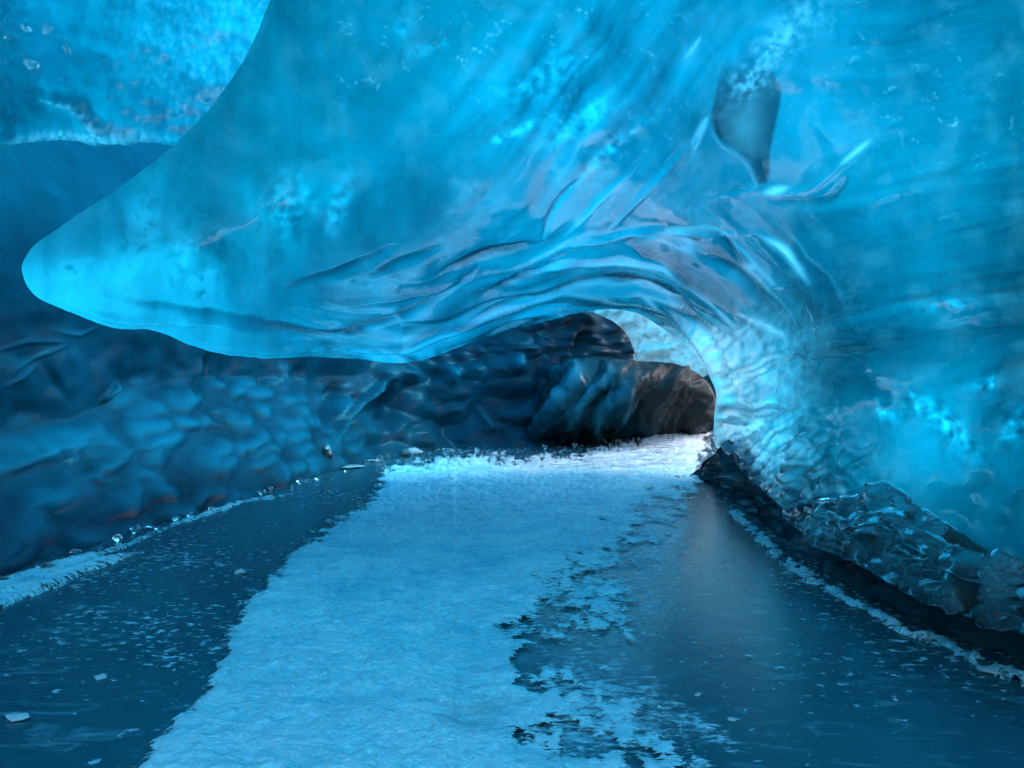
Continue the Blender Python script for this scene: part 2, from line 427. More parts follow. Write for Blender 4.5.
def vault_disp(u, v, P, d, arc):
    de, ae, rip, pil, bub, strk, right = vault_masks(u, v, d, arc)
    infr = sstep(-120, -20, v)
    h = 0.07 * fbm(u / 150, v / 150, 1.0, 3) + 0.006 * fbm(u / 30, v / 30, 2.0, 3)
    wq = de + 16 * perlin(ae / 90, de / 60, 3.0)
    rd = 1 - 2.2 * np.abs(fbm(ae / 130, wq / 21, 6.0, 1))
    h += rip * (0.055 * fbm(ae / 130, wq / 17, 4.0, 1) + 0.050 * np.clip(rd, 0, 1) ** 2 + .008 * perlin(ae / 70, wq / 7, 7.5))
    p, q = u * 0.64 - v * 0.77, u * 0.77 + v * 0.64
    q2 = q + 20 * perlin(p / 160, q / 90, 8.0)
    h += strk * 0.006 * fbm(p / 150, q2 / 16, 5.0, 3)
    y2 = v + 0.18 * u + 14 * perlin(u / 140, v / 80, 9.0)
    h += right * (1 - bub) * sstep(420, 330, v) * 0.008 * fbm(u / 190, y2 / 17, 6.0, 3)
    h += pil * (0.11 * fbm(de / 60 + 3, (ae + 10 * perlin(u / 30, v / 30)) / 9, 7.0, 3) + 0.02 * fbm(u / 9, v / 16, 2.5, 2))
    f1, f2 = worley((u * 0.9 + 6 * perlin(u / 20, v / 20)) / 22, (v + 0.4 * u + 6 * perlin(u / 22, v / 19, 4.0)) / 26)
    h += bub * (0.11 * (0.6 - f1) + 0.03 * np.clip(0.25 - (f2 - f1), 0, 1) / 0.25)
    f1, f2 = worley(u / 70 + 0.3 * perlin(u / 60, v / 60), v / 55)
    h += gauss(u, v, 960, 440, 130, 80) * 0.03 * (0.6 - f1)
    return (h + .75 * creases(u, v, [(p_, w_ * .65, a_) for p_, w_, a_ in RIP])) * np.clip(0.3 + 0.7 * infr, 0, 1)
DN = tps([(60, 260), (150, 230), (280, 60), (300, 180), (400, 150), (512, 20), (512, 100), (560, 180), (430, 270), (300, 300), (200, 330), (400, 350), (520, 290),
          (640, 260), (700, 300), (760, 270), (800, 240), (690, 150), (740, 60), (860, 80), (1000, 40), (860, 190), (1000, 180), (860, 280), (1000, 260), (960, 315), (860, 370), (1000, 370),
          (930, 430), (850, 440), (1000, 480), (920, 520), (800, 400), (1000, 600), (700, -300), (1300, 300)],
         [.80, .85, 1.15, .95, 1.15, 1.15, 1.05, .85, .90, .85, .75, .6, .8,
          1.1, 1.25, 1.3, 1.35, 1.15, 1.0, 1.05, 1.25, 1.0, 1.1, 1.35, 1.3, 1.05, 1.55, 1.6,
          1.0, 1.35, 1.3, 1.35, 1.3, 2.0, 1.2, 1.3])
def vault_attr(u, v, P, d, arc):
    de, ae, rip, pil, bub, strk, right = vault_masks(u, v, d, arc)
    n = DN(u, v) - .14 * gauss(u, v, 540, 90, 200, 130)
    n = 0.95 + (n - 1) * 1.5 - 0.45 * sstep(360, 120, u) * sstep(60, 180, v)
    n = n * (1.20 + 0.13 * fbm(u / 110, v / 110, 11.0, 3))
    wq = de + 16 * perlin(ae / 90, de / 60, 3.0)
    n += rip * 1.3 * np.clip(fbm(ae / 110, wq / 15, 4.0, 3) * -1, -0.3, 1)
    n -= np.clip(creases(u, v, [(p_, w_ * .5, a_) for p_, w_, a_ in RIP]), -1, .012) * 15.0
    p, q = u * 0.64 - v * 0.77, u * 0.77 + v * 0.64
    q2 = q + 20 * perlin(p / 160, q / 90, 8.0)
    s = fbm(p / 120, q2 / 13, 15.0, 4)
    n -= strk * 0.5 * s
    vert = fbm(u / 14 + 1.2 * perlin(u / 60, v / 90), v / 150, 16.0, 3)
    n -= 0.12 * vert * sstep(450, 300, u)
    y2 = v + 0.18 * u + 14 * perlin(u / 140, v / 80, 9.0)
    n -= right * 0.17 * fbm(u / 160, y2 / 15, 17.0, 4) * sstep(430, 340, v)
    # thin bright windows in the ice, plus glints painted along the lower rim
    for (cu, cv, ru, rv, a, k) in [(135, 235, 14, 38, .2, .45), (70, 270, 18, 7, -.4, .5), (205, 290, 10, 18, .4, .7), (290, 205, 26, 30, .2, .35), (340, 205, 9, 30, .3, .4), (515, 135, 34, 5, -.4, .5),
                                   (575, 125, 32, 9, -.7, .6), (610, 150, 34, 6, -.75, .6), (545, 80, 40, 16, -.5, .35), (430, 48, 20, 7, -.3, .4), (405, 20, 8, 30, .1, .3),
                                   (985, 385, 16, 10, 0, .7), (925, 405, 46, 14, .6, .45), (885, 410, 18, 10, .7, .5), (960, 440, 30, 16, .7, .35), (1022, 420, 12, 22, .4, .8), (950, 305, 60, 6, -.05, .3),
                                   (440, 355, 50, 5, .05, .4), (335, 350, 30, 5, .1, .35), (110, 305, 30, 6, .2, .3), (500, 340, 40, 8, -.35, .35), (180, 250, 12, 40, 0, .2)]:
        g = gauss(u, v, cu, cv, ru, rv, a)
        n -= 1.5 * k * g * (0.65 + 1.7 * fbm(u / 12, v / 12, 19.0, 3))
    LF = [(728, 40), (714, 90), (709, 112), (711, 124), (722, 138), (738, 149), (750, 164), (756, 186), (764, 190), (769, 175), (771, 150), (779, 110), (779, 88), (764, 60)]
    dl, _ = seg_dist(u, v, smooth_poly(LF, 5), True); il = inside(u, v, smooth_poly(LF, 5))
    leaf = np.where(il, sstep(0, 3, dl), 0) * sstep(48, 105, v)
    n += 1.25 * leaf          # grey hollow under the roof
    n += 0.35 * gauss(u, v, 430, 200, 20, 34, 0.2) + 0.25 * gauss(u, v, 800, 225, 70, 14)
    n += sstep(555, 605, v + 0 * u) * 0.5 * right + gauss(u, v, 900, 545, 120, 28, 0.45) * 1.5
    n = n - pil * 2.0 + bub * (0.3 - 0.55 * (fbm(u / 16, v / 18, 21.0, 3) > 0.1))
    N6 = fbm(ae / 130, wq / 21, 6.0, 1)
    n += rip * (0.18 + 0.8 * np.exp(-((N6 - .05) / .07) ** 2))  # dark ripple lines painted in for refractions of clear ice
    n += .35 * sstep(700, 1000, u) * sstep(420, 300, v) - 1.0 * sstep(-40, -150, v)  # ceiling out of view thinned to let more light onto the floor
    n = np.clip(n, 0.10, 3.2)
    milk = 0.10 * np.clip(fbm(u / 40, v / 40, 22.0, 5), 0, 1)
    milk += rip * 0.38 * np.exp(-((N6 - .19) / .045) ** 2)  # pale ripple lines painted in for the lilac gloss highlights
    milk += pil * (0.85 + 1.0 * fbm(u / 7, v / 14, 23.0, 3)) + bub * 0.35 * np.clip(fbm(u / 12, v / 14, 24.0, 3), 0, 1)  # side of the arch whitened to paint in daylight from the exit
    f = fbm(u / 9, v / 9, 25.0, 4)
    milk += gauss(u, v, 778, 45, 16, 52, 0.75) * np.clip(0.35 + f, 0, 1) * 0.9 + gauss(u, v, 752, 82, 16, 14) * np.clip(0.2 + f, 0, 1)
    milk += gauss(u, v, 745, 125, 18, 30, .1) * 0.25
    f1, f2 = worley(u / 26 + 0.5 * perlin(u / 20, v / 20), v / 26 + 0.5 * perlin(u / 20, v / 20, 5.0))
    crk = np.clip(1 - (f2 - f1) / 0.035, 0, 1) + .5 * np.clip(fbm(u / 5, v / 5, 33.0, 2) - .75, 0, 1) * 3
    z = gauss(u, v, 400, 55, 80, 40) + gauss(u, v, 590, 40, 90, 50) + .5 * gauss(u, v, 950, 120, 90, 40)
    z += .7 * gauss(u, v, 150, 240, 80, 50) + .6 * gauss(u, v, 600, 150, 80, 60) + .4 * gauss(u, v, 880, 60, 110, 60)
    milk += z * crk * 0.7 * np.clip(fbm(u / 30, v / 30, 31.0, 3) * 2, 0, 1)  # bright cracks and specks, whitened to paint in tiny glints
    milk += np.clip(creases(u, v, [([(690, 150), (708, 112)], 1.6, .9), ([(684, 60), (700, 30)], 1.6, .8), ([(840, 165), (870, 140)], 2.5, .9), ([(762, 196), (785, 193)], 3, .9), ([(690, 140), (706, 115)], 3.5, 1.2),
                                   ([(640, 232), (700, 228), (735, 240)], 3, .5), ([(570, 262), (640, 262), (690, 290)], 3, .5), ([(760, 238), (785, 250), (810, 282)], 3.5, .9), ([(740, 312), (775, 330), (790, 342)], 3.5, .8)]), 0, 1.5)
    return {'dens': n, 'milk': np.clip(milk, 0, 1)}
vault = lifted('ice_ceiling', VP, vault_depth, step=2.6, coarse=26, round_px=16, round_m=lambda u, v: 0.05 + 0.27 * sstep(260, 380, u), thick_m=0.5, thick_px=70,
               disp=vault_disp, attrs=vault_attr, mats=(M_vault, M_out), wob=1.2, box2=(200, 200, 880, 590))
tag(vault, 'huge glowing blue ice overhang sweeping from the pointed ledge at left over the arch to the right wall', 'ice ceiling')

# ------------------------------------------------------------------ 2. the shelf seen past the left edge of the overhang
SP = [(-300, -170), (-300, 164), (-200, 158), (-60, 150), (0, 147), (40, 141), (70, 140), (95, 146), (125, 144), (155, 143), (190, 150), (230, 170), (330, 190), (400, 120), (400, -60), (360, -170)]
SD = tps([(-420, -500), (-420, 170), (-60, 150), (0, 147), (150, 145), (100, 40), (0, 60), (250, 0), (330, 150), (150, -300), (450, -400)], np.log([2.8, 4.6, 6.4, 6.9, 7.2, 6.6, 6.1, 6.8, 7.6, 4.4, 4.6]))
def shelf_disp(u, v, P, d, arc):
    return 0.07 * fbm(u / 90, v / 60, 40.0, 3) + 0.02 * fbm(u / 16, v / 16, 41.0, 4) + creases(u, v, [([(40, 95), (75, 108), (95, 128), (150, 142)], 8, .1), ([(85, 115), (180, 60), (250, 40)], 12, .05)])
def shelf_attr(u, v, P, d, arc):
    n = 1.0 + 0.20 * fbm(u / 70, v / 70, 42.0, 4) + 0.3 * gauss(u, v, 30, 110, 60, 25) - 0.35 * gauss(u, v, 225, 30, 40, 60, .5) + .25 * sstep(60, 0, u)
    f = fbm(u / 5, v / 8, 43.0, 3)
    milk = 0.28 * np.clip(f, 0, 1) * sstep(100, 220, u + 0.3 * (100 - v)) + np.clip(creases(u, v, [([(0, 145), (60, 136), (95, 140), (155, 143)], 5, 1), ([(40, 100), (75, 108), (95, 128), (110, 140)], 3, .9), ([(85, 128), (130, 134), (165, 140)], 6, .7)]), 0, 1) * (0.5 + f)
    n -= 0.13 * f * sstep(60, 200, u)
    return {'dens': np.clip(n, .15, 3), 'milk': np.clip(milk, 0, 1)}
M_shelf = glacier_ice('bright_shelf_ice', grain=.12, bump=.15)
shelf = lifted('ice_shelf', SP, lambda u, v: np.exp(SD(u, v)), step=3, coarse=26, round_px=9, round_m=0.2, thick_m=0.45, thick_px=60, disp=shelf_disp, attrs=shelf_attr, mats=(M_shelf, M_out), wob=2)
tag(shelf, 'bright turquoise ice shelf with a white crest, upper left behind the pointed overhang', 'ice shelf')

# ------------------------------------------------------------------ 3. dark ice wall along the left and the back
FC = [(-700, 1200), (-300, 760), (-150, 660), (0, 577), (50, 556), (100, 541), (150, 526), (200, 511), (250, 496), (300, 482), (340, 469), (380, 458), (440, 450), (500, 447), (560, 445), (600, 440), (660, 436), (720, 431), (760, 428)]
fu, fv = np.array(FC, float).T
ucols = np.r_[np.arange(-300, -20, 14.0), np.arange(-20, 700, 2.4), np.arange(700, 741, 8.0)]
vc = np.interp(ucols, fu, fv); k = np.hanning(25); k /= k.sum()
yb = 1140.0 / (np.interp(ucols, fu, fv) - VH)
lg = np.log(yb); lgp = np.r_[np.full(12, lg[0]) - (np.arange(12, 0, -1)) * (lg[1] - lg[0]), lg, np.full(12, lg[-1])]
yb = np.exp(np.convolve(lgp, k, 'valid'))
bx, by = (ucols - CX) / F * yb, yb
pre = np.array([(-4.6, -7), (-4.5, -5), (-4.4, -3), (-4.3, -1), (-4.2, 0.6), (-4.1, 1.8)])
bx, by = np.r_[pre[:, 0], bx], np.r_[pre[:, 1], by]
uc = np.r_[np.full(len(pre), -400.0), ucols]
tx, ty = np.gradient(bx), np.gradient(by); L = np.hypot(tx, ty); nx, ny = -ty / L, tx / L        # outward (away from the cave)
zs = np.r_[np.linspace(-0.15, 3.2, 180), np.linspace(3.26, 5.1, 20)]
A = sstep(420, 300, uc)                                                                       # 1 on the left bank, 0 at the back
h1 = np.interp(uc, [-400, 0, 60, 150, 250, 330, 500], [0.6, 0.75, .9, 1.15, 1.55, 1.6, 1.2])
Z, UCg = np.meshgrid(zs, uc, indexing='ij'); H1 = np.broadcast_to(h1, Z.shape); AA = np.broadcast_to(A, Z.shape)
zz = np.clip(Z, 0, None)
bank = 0.75 * np.minimum(zz, H1) - 0.12 * np.clip(zz - H1, 0, 1.1) + 0.75 * np.clip(zz - H1 - 1.2, 0, None)
back = 0.35 * np.minimum(zz, 1.1) + 0.10 * np.clip(zz - 1.1, 0, None)
off = AA * bank + (1 - AA) * back - 0.0
k2 = np.hanning(9); k2 /= k2.sum()
off = np.apply_along_axis(lambda c: np.convolve(np.pad(c, 4, 'edge'), k2, 'valid'), 0, off)
X, Y = bx[None] + nx[None] * off, by[None] + ny[None] * off
pu, pv = CX + F * X / np.clip(Y, .5, None), VH - F * (Z - CZ) / np.clip(Y, .5, None)
arcm = np.broadcast_to(np.cumsum(np.hypot(np.gradient(bx), np.gradient(by))), Z.shape)
zoneb = AA * sstep(H1 + 0.25, H1 - 0.15, Z)                                                    # scalloped bank
a1 = arcm + 1.1 * Z                                                                            # scallops lean back up the wall
wx, wy = a1 / 0.95 + .55 * perlin(arcm / .7, Z / .5), (Z * 1.25 - 0.25 * arcm) / 0.33 + .5 * perlin(arcm / .6, Z / .5, 4.0)
f1, f2 = worley(wx, wy)
f1c, _c = worley(wx * 1.9 + 3, wy * 1.6)
mixn = sstep(-.9, .1, fbm(arcm / 1.4, Z / .5, 55.0, 2))
sc = 0.75 * (np.exp(-(f1 / .55) ** 2) * mixn + (1 - mixn) * .6 * np.exp(-(f1c / .5) ** 2))
h = zoneb * 0.13 * sc + zoneb * 0.014 * fbm(arcm / 0.9, (Z * 1.3 - 0.25 * arcm) / .22, 50.0, 3)
f1b, f2b = worley(arcm / 1.1 + .4 * perlin(arcm, Z), Z / 0.55 + .3 * perlin(arcm / 1.5, Z, 3.0))
h += (1 - AA) * (0.30 * (0.6 - f1b) + 0.22 * fbm(arcm / 1.6, Z / 1.2, 51.0, 3))
h += AA * (1 - zoneb) * 0.14 * sstep(2.4, 1.9, Z) * fbm(arcm / 1.5, Z / 0.9, 52.0, 3)
WC = [([(0, 352), (30, 342), (66, 342)], 2, .03), ([(10, 372), (50, 352), (68, 344)], 2, .03), ([(0, 388), (20, 378), (42, 362)], 2, .03), ([(45, 365), (55, 385), (68, 402)], 4, -.03), ([(55, 330), (80, 335), (108, 324)], 2, .03),
      ([(205, 355), (200, 375), (190, 400)], 4, -.12), ([(198, 358), (192, 385)], 3, .08), ([(100, 402), (120, 382)], 3, .12), ([(0, 470), (60, 445), (90, 430)], 8, .06), ([(0, 520), (60, 490), (130, 450), (190, 425)], 9, .05),
      ([(335, 385), (325, 410), (322, 430)], 5, -.25), ([(345, 395), (336, 420)], 4, .2), ([(385, 378), (350, 410), (330, 445)], 4, .25), ([(390, 382), (380, 420)], 3, -.25), ([(265, 365), (255, 390)], 3, -.12), ([(285, 362), (275, 385)], 3, .12),
      ([(300, 365), (290, 392)], 4, -.14), ([(478, 405), (492, 430)], 2.5, .2), ([(585, 312), (578, 345), (576, 358)], 5, -.4), ([(455, 370), (440, 380)], 9, .3), ([(520, 352), (508, 372)], 8, .35)]
h = h + creases(pu.ravel(), pv.ravel(), WC).reshape(h.shape) * (np.array(Y) > 3)
X, Y = X - nx[None] * h, Y - ny[None] * h
milk = np.clip(zoneb * (0.08 + .8 * (sc - .35)) * (.55 + .45 * sstep(-60, 180, UCg)) + 0.25 * creases(pu.ravel(), pv.ravel(), [(p, w * .6, min(1.2, .5 + abs(a) * 6)) for p, w, a in WC if a > 0]).reshape(h.shape), 0, 1) * 0.8  # scallop tops lightened in colour, as light from above would
milk += 0.10 * AA * sstep(2.5, 3.1, Z) + (1 - AA) * 0.25 * np.clip(h * 2, 0, 1) * sstep(560, 470, UCg)
ash = (1 - AA) * sstep(470, 600, UCg) * 0.22 + AA * 0.0
R, Cn = Z.shape
ztop = 5.1 + 1.3 * sstep(50, 95, UCg) - 2.4 * sstep(350, 410, UCg)
Z3 = np.where(Z > 2.2, 2.2 + (Z - 2.2) / 2.9 * (ztop - 2.2), Z)
V = np.c_[X.ravel(), Y.ravel(), Z3.ravel()]
nout = np.c_[np.broadcast_to(nx, Z.shape).ravel(), np.broadcast_to(ny, Z.shape).ravel(), np.zeros(R * Cn)]
Vb = V + nout * 0.6
i, j = np.meshgrid(np.arange(R - 1), np.arange(Cn - 1), indexing='ij'); a = (i * Cn + j).ravel()
q = np.c_[a, a + 1, a + Cn + 1, a + Cn]
n0 = R * Cn
def rim(idx): return np.c_[idx[:-1], idx[:-1] + n0, idx[1:] + n0, idx[1:]]
rims = [rim(np.arange(Cn)), rim(np.arange(Cn) + (R - 1) * Cn)[:, ::-1], rim(np.arange(R) * Cn)[:, ::-1], rim(np.arange(R) * Cn + Cn - 1)]
wall = make_mesh('ice_wall', np.r_[V, Vb], np.r_[q, q[:, ::-1] + n0, *rims], [M_wall], None, {'sheen': np.tile((1 - .9 * sstep(1.9, 2.3, Z) * AA).ravel(), 2), 'milk': np.tile(milk.ravel(), 2), 'ash': np.tile(ash.ravel(), 2)})
tag(wall, 'dark navy scalloped ice wall running along the left side and across the back under the overhang', 'ice wall')

# ------------------------------------------------------------------ 4. the dark ashy mound at the back
GP = [(508, 452), (522, 425), (534, 402), (550, 375), (562, 358), (580, 355), (602, 357), (640, 361), (660, 362), (682, 366), (700, 376), (711, 389), (717, 406), (710, 430), (690, 442), (650, 446), (590, 450)]
GR = [([(562, 362), (580, 372), (560, 400), (530, 430)], 7, .35), ([(600, 362), (612, 378), (585, 400), (565, 435)], 7, .3), ([(640, 365), (625, 392), (600, 412), (590, 440)], 7, .32), ([(590, 372), (575, 395), (548, 425)], 4, -.3),
      ([(625, 372), (598, 398), (580, 430)], 4, -.3), ([(655, 372), (640, 400), (622, 436)], 6, -.2), ([(545, 380), (570, 368)], 4, .25), ([(665, 375), (690, 385), (712, 400)], 6, .15), ([(650, 392), (632, 410), (620, 430)], 4, .25)]
def mound_disp(u, v, P, d, arc):
    p, q = u * .6 - v * .8, u * .8 + v * .6
    return .48 * creases(u, v, GR) + .22 * fbm(p / 60, (q + 6 * perlin(p / 30, q / 30)) / 15, 60.0, 3) + .05 * fbm(u / 8, v / 8, 61.0, 2)
def mound_attr(u, v, P, d, arc):
    c = np.clip(creases(u, v, GR) * 1.5, 0, 1)
    return {'sheen': 1 - .6 * sstep(600, 660, u), 'milk': c * sstep(690, 620, u), 'ash': np.clip(sstep(610, 660, u - (v - 400) * .6) + .15, 0, 1)}  # flute ridges lightened to paint in their teal highlights
gd = tps([(508, 452), (560, 358), (717, 400), (600, 445), (700, 435), (620, 400), (560, 420)], [18.2, 18.6, 17.5, 18.3, 19.2, 16.9, 17.3])
mound = lifted('ice_mound', GP, gd, step=2.2, round_px=34, round_m=1.5, thick_m=1.6, thick_px=50, disp=mound_disp, attrs=mound_attr, mats=(M_mound,), wob=1.2, back_dir=(0, 1, 0), edge_fade=5)
tag(mound, 'low rounded mound of dark ashy ice with teal flutes, at the back of the cave', 'ice mound')

# ------------------------------------------------------------------ 5. the bright rippled inside of the far arch
BP = [(575, 300), (600, 315), (614, 322), (626, 334), (634, 350), (639, 372), (700, 378), (715, 350), (690, 310), (630, 285)]
M_band = glacier_ice('exit_lit_ice', off=0.25, kabs=(2.2, 0.7, 0.35), scatter=0.6, grain=.5, bump=.4)  # whitened ice colour stands in for exit light on the arch
def band_disp(u, v, P, d, arc):
    de, ae = seg_dist(u, v, [(575, 300), (600, 315), (626, 334), (639, 375)])
    return .28 * fbm(de / 22, ae / 9, 70.0, 3) + .12 * fbm(u / 5, v / 12, 71.0, 2)
def band_attr(u, v, P, d, arc):
    f = fbm(u / 6, v / 11, 72.0, 3)
    return {'dens': np.clip(.15 + .35 * f, .02, 2), 'milk': np.clip(.65 + .6 * f, 0, 1)}
bd = tps([(575, 300), (639, 372), (626, 334), (700, 340), (690, 310), (660, 360)], [20.4, 20.6, 20.4, 18.6, 18.6, 19.2])
band = lifted('ice_arch', BP, bd, step=2, round_px=5, round_m=.2, thick_m=.3, thick_px=20, disp=band_disp, attrs=band_attr, mats=(M_band, M_out), wob=.8, edge_fade=4)
tag(band, 'crescent of pale sunlit rippled ice seen through the arch above the dark mound', 'ice arch')

# ------------------------------------------------------------------ 6. dark foot of the right wall, behind the lip
RC = np.array([(660, 466), (700, 476), (735, 500), (770, 527), (810, 556), (850, 585), (930, 625), (1024, 660), (1300, 790), (1700, 1000)], float)
ur = np.r_[np.arange(690, 1050, 3.0), np.arange(1050, 1600, 20.0)]
yr = 1140 / (np.interp(ur, RC[:, 0], RC[:, 1]) - VH)
kk = np.hanning(15); kk /= kk.sum(); yr = np.exp(np.convolve(np.pad(np.log(yr), 7, 'edge'), kk, 'valid'))
rx, ry = np.r_[(ur - CX) / F * yr, 3.2, 3.4, 3.6], np.r_[yr, 0.8, -3, -7]
ux = np.r_[ur, 1700, 1800, 1900]
tx, ty = np.gradient(rx), np.gradient(ry); L = np.hypot(tx, ty); nx, ny = -ty / L, tx / L
zr = np.linspace(-0.12, 1.25, 60)
Z, UU = np.meshgrid(zr, ux, indexing='ij'); arcm = np.broadcast_to(np.cumsum(L), Z.shape)
h = .14 * fbm(arcm / .6, Z / .4, 80.0, 4) + .05
off = .22 * np.clip(Z, 0, 1) - h
top = np.interp(ux, [690, 712, 725, 745, 770, 800, 1000, 1900], [.05, .65, .75, .75, .62, .6, .75, 1.3])
Zt = np.where(Z > 0, Z * top / 1.25, Z)
X, Y = rx - nx * -off, ry - ny * -off
R, Cn = Z.shape
V = np.c_[X.ravel(), Y.ravel(), (Zt + .03 * perlin(arcm / .2, Z / .3)).ravel()]
nout = np.c_[np.broadcast_to(nx, Z.shape).ravel(), np.broadcast_to(ny, Z.shape).ravel(), np.zeros(R * Cn)]
if (nout[:, 0] > 0).mean() < .5: nout = -nout
i, j = np.meshgrid(np.arange(R - 1), np.arange(Cn - 1), indexing='ij'); a = (i * Cn + j).ravel(); q = np.c_[a, a + 1, a + Cn + 1, a + Cn]; n0 = R * Cn
rims = [rim(np.arange(Cn)), rim(np.arange(Cn) + (R - 1) * Cn)[:, ::-1], rim(np.arange(R) * Cn)[:, ::-1], rim(np.arange(R) * Cn + Cn - 1)]
foot = make_mesh('ice_ridge', np.r_[V, V + nout * .35], np.r_[q, q[:, ::-1] + n0, *rims], [M_mound], None, {'sheen': np.full(2 * n0, .6), 'milk': np.zeros(2 * n0), 'ash': np.full(2 * n0, .05)})
tag(foot, 'dark teal ridge of ice in the shadow gap under the lip of the right wall', 'ice ridge')

# ------------------------------------------------------------------ 7. clear glassy edge hanging on the lip at right
CP = [(782, 512), (806, 502), (826, 498), (842, 500), (862, 494), (884, 486), (900, 490), (915, 506), (936, 516), (958, 530), (1000, 552), (1050, 575), (1090, 600), (1090, 662), (1040, 640), (980, 621), (930, 604), (888, 582), (856, 564), (828, 552), (806, 536)]
def clear_disp(u, v, P, d, arc):
    f1, f2 = worley(u / 52 + .5 * perlin(u / 30, v / 30), v / 32 + .5 * perlin(u / 30, v / 30, 2.0))
    return .12 * (0.7 - f1) + .035 * fbm(u / 26, v / 16, 90.0, 2) + creases(u, v, [([(840, 540), (890, 520), (960, 560), (1030, 600)], 6, .05), ([(870, 560), (930, 560), (1000, 600)], 5, -.05), ([(900, 530), (960, 570), (1030, 575)], 5, .05)])
clear = lifted('clear_ice_edge', CP, lambda u, v: vault_depth(u, v) - .16, step=2.6, round_px=10, round_m=.12, thick_m=.16, thick_px=16, disp=clear_disp, mats=(M_clear,), wob=2.5, back_dir=(0.2, .5, .2), edge_fade=5)
tag(clear, 'band of clear lumpy glassy ice along the lower lip of the right wall', 'clear ice')

# ------------------------------------------------------------------ 8. floor: frozen pool, snow, frost strips
def floor_xy(u, v):
    y = 1140.0 / (np.asarray(v, float) - VH); return (np.asarray(u, float) - CX) / F * y, y
# frozen pool: fine where it is seen, then out to the horizon
us = np.r_[-40000, -9000, -3000, -1200, -500, np.arange(-200, 1230, 8.0), 1500, 2300, 4500, 12000, 40000]
vs = np.r_[384.3, 385.2, 390, 400, 412, 420, np.arange(426, 800, 5.0), 830, 900, 1050, 1400, 2400, 6000]
VV, UU = np.meshgrid(vs, us, indexing='ij')
x, y = floor_xy(UU, VV)
lastx = np.sign(x[-1]) * np.abs(x[-1]) * 1.0
x = np.r_[x, lastx[None]]; y = np.r_[y, np.full((1, len(us)), -400.0)]
x[-1] = np.sign(UU[0] - 512) * np.abs(UU[0] - 512) / 10
uu = np.r_[UU, UU[-1:]].ravel(); vv = np.r_[VV, np.full((1, len(us)), 6000)].ravel()
R, Cn = x.shape
frost = .10 * gauss(uu, vv, 655, 595, 40, 70) + 0.42 * gauss(uu, vv, 590, 620, 90, 120, .1) + .45 * gauss(uu, vv, 660, 500, 60, 60) + .25 * gauss(uu, vv, 560, 740, 140, 60) + .16 * gauss(uu, vv, 700, 580, 60, 60) + .28 * gauss(uu, vv, 40, 740, 80, 40) + .26 * gauss(uu, vv, 1000, 720, 90, 30) + .18 * gauss(uu, vv, 660, 720, 120, 60) + .2 * gauss(uu, vv, 820, 750, 140, 30, .1) + .2 * gauss(uu, vv, 715, 735, 60, 9, .6)  # first pale patch painted in for the floor sheen, the rest frost
i, j = np.meshgrid(np.arange(R - 1), np.arange(Cn - 1), indexing='ij'); a = (i * Cn + j).ravel()
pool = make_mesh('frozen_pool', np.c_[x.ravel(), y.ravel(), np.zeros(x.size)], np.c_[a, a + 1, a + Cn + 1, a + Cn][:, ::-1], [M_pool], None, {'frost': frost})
tag(pool, 'flat dark frozen meltwater with specks of frost', 'frozen water', kind='structure')

def floor_patch(name, poly, step, height, attrs=None, material=M_snow, wob=0.0):
    u, v, T, d, arc = plane_mesh(poly, step, 10, wob)
    x, y = floor_xy(u, v)
    z = height(u, v, x, y, d)
    z = np.where(d == 0, -0.03, z)
    V = np.c_[x, y, z]
    c = np.cross(V[T[:, 1]] - V[T[:, 0]], V[T[:, 2]] - V[T[:, 0]])[:, 2] < 0; T[c] = T[c][:, ::-1]
    return make_mesh(name, V, T, [material], None, (attrs or (lambda *k: {'thin': 0 * k[0]}))(u, v, x, y, d))
SN = [(60, 900), (105, 790), (150, 730), (192, 680), (228, 615), (262, 568), (288, 540), (325, 515), (362, 488), (372, 466), (396, 452), (440, 447), (480, 445), (520, 446), (560, 444), (600, 437), (630, 430), (655, 425), (690, 424), (724, 424), (722, 445), (712, 468), (712, 490), (690, 520), (665, 560), (700, 640), (750, 720), (800, 800), (860, 900)]
def snow_h(u, v, x, y, d):
    # ragged margin: solid on the left and middle, breaking up towards the right
    rag = np.where(u > 460, 1.0, 0.0) * sstep(470, 640, u) * sstep(462, 520, v)
    n = fbm(x * 2.2, y * 1.6, 100.0, 6); n2 = fbm(x * 9, y * 5, 101.0, 4)
    m = sstep(0, 42, d) * 1.6 - 0.45 + 0.40 * n2 + .35 * n
    right_edge = np.interp(v, [424, 465, 500, 540, 580, 620, 660, 700, 768, 900], [900, 760, 668, 640, 590, 572, 572, 610, 620, 660])
    m2 = (right_edge - u) / 120.0 + .55 * n + .35 * n2
    hole = gauss(u, v, 532, 665, 26, 34) + gauss(u, v, 520, 740, 40, 14) + gauss(u, v, 455, 722, 20, 5, .5) + .5 * gauss(u, v, 590, 690, 30, 16)
    m2 = m2 - hole * .85 * (1 + n) + .35 * n2 * sstep(600, 680, v)
    m = np.minimum(m, np.where(v > 465, m2, 9))
    global _thin
    _thin = 1 - sstep(-.75, .75, m)
    z = np.where(u > 455, np.clip(m + .9, -.2, 1.3) * .014 + .002, np.clip(m + .35, -.5, .95) * .032)
    z = z + np.clip(z, 0, .05) * (.35 * n2 + .3 * fbm(x * 20, y * 16, 102.0, 2))
    z += np.where(z > .004, .012 * fbm(x * 3.2, y * 3.2, 140., 3) + .004, 0)
    z += 0.30 * np.exp(-((x - 3.8) / 1.6) ** 2 - ((y - 21) / 3.2) ** 2) + .10 * np.exp(-((x + 1.6) / 1.2) ** 2 - ((y - 16.3) / 1.2) ** 2) * (1 + n)
    return np.where(d < 3, np.minimum(z, .004 * d - 0.002), z)
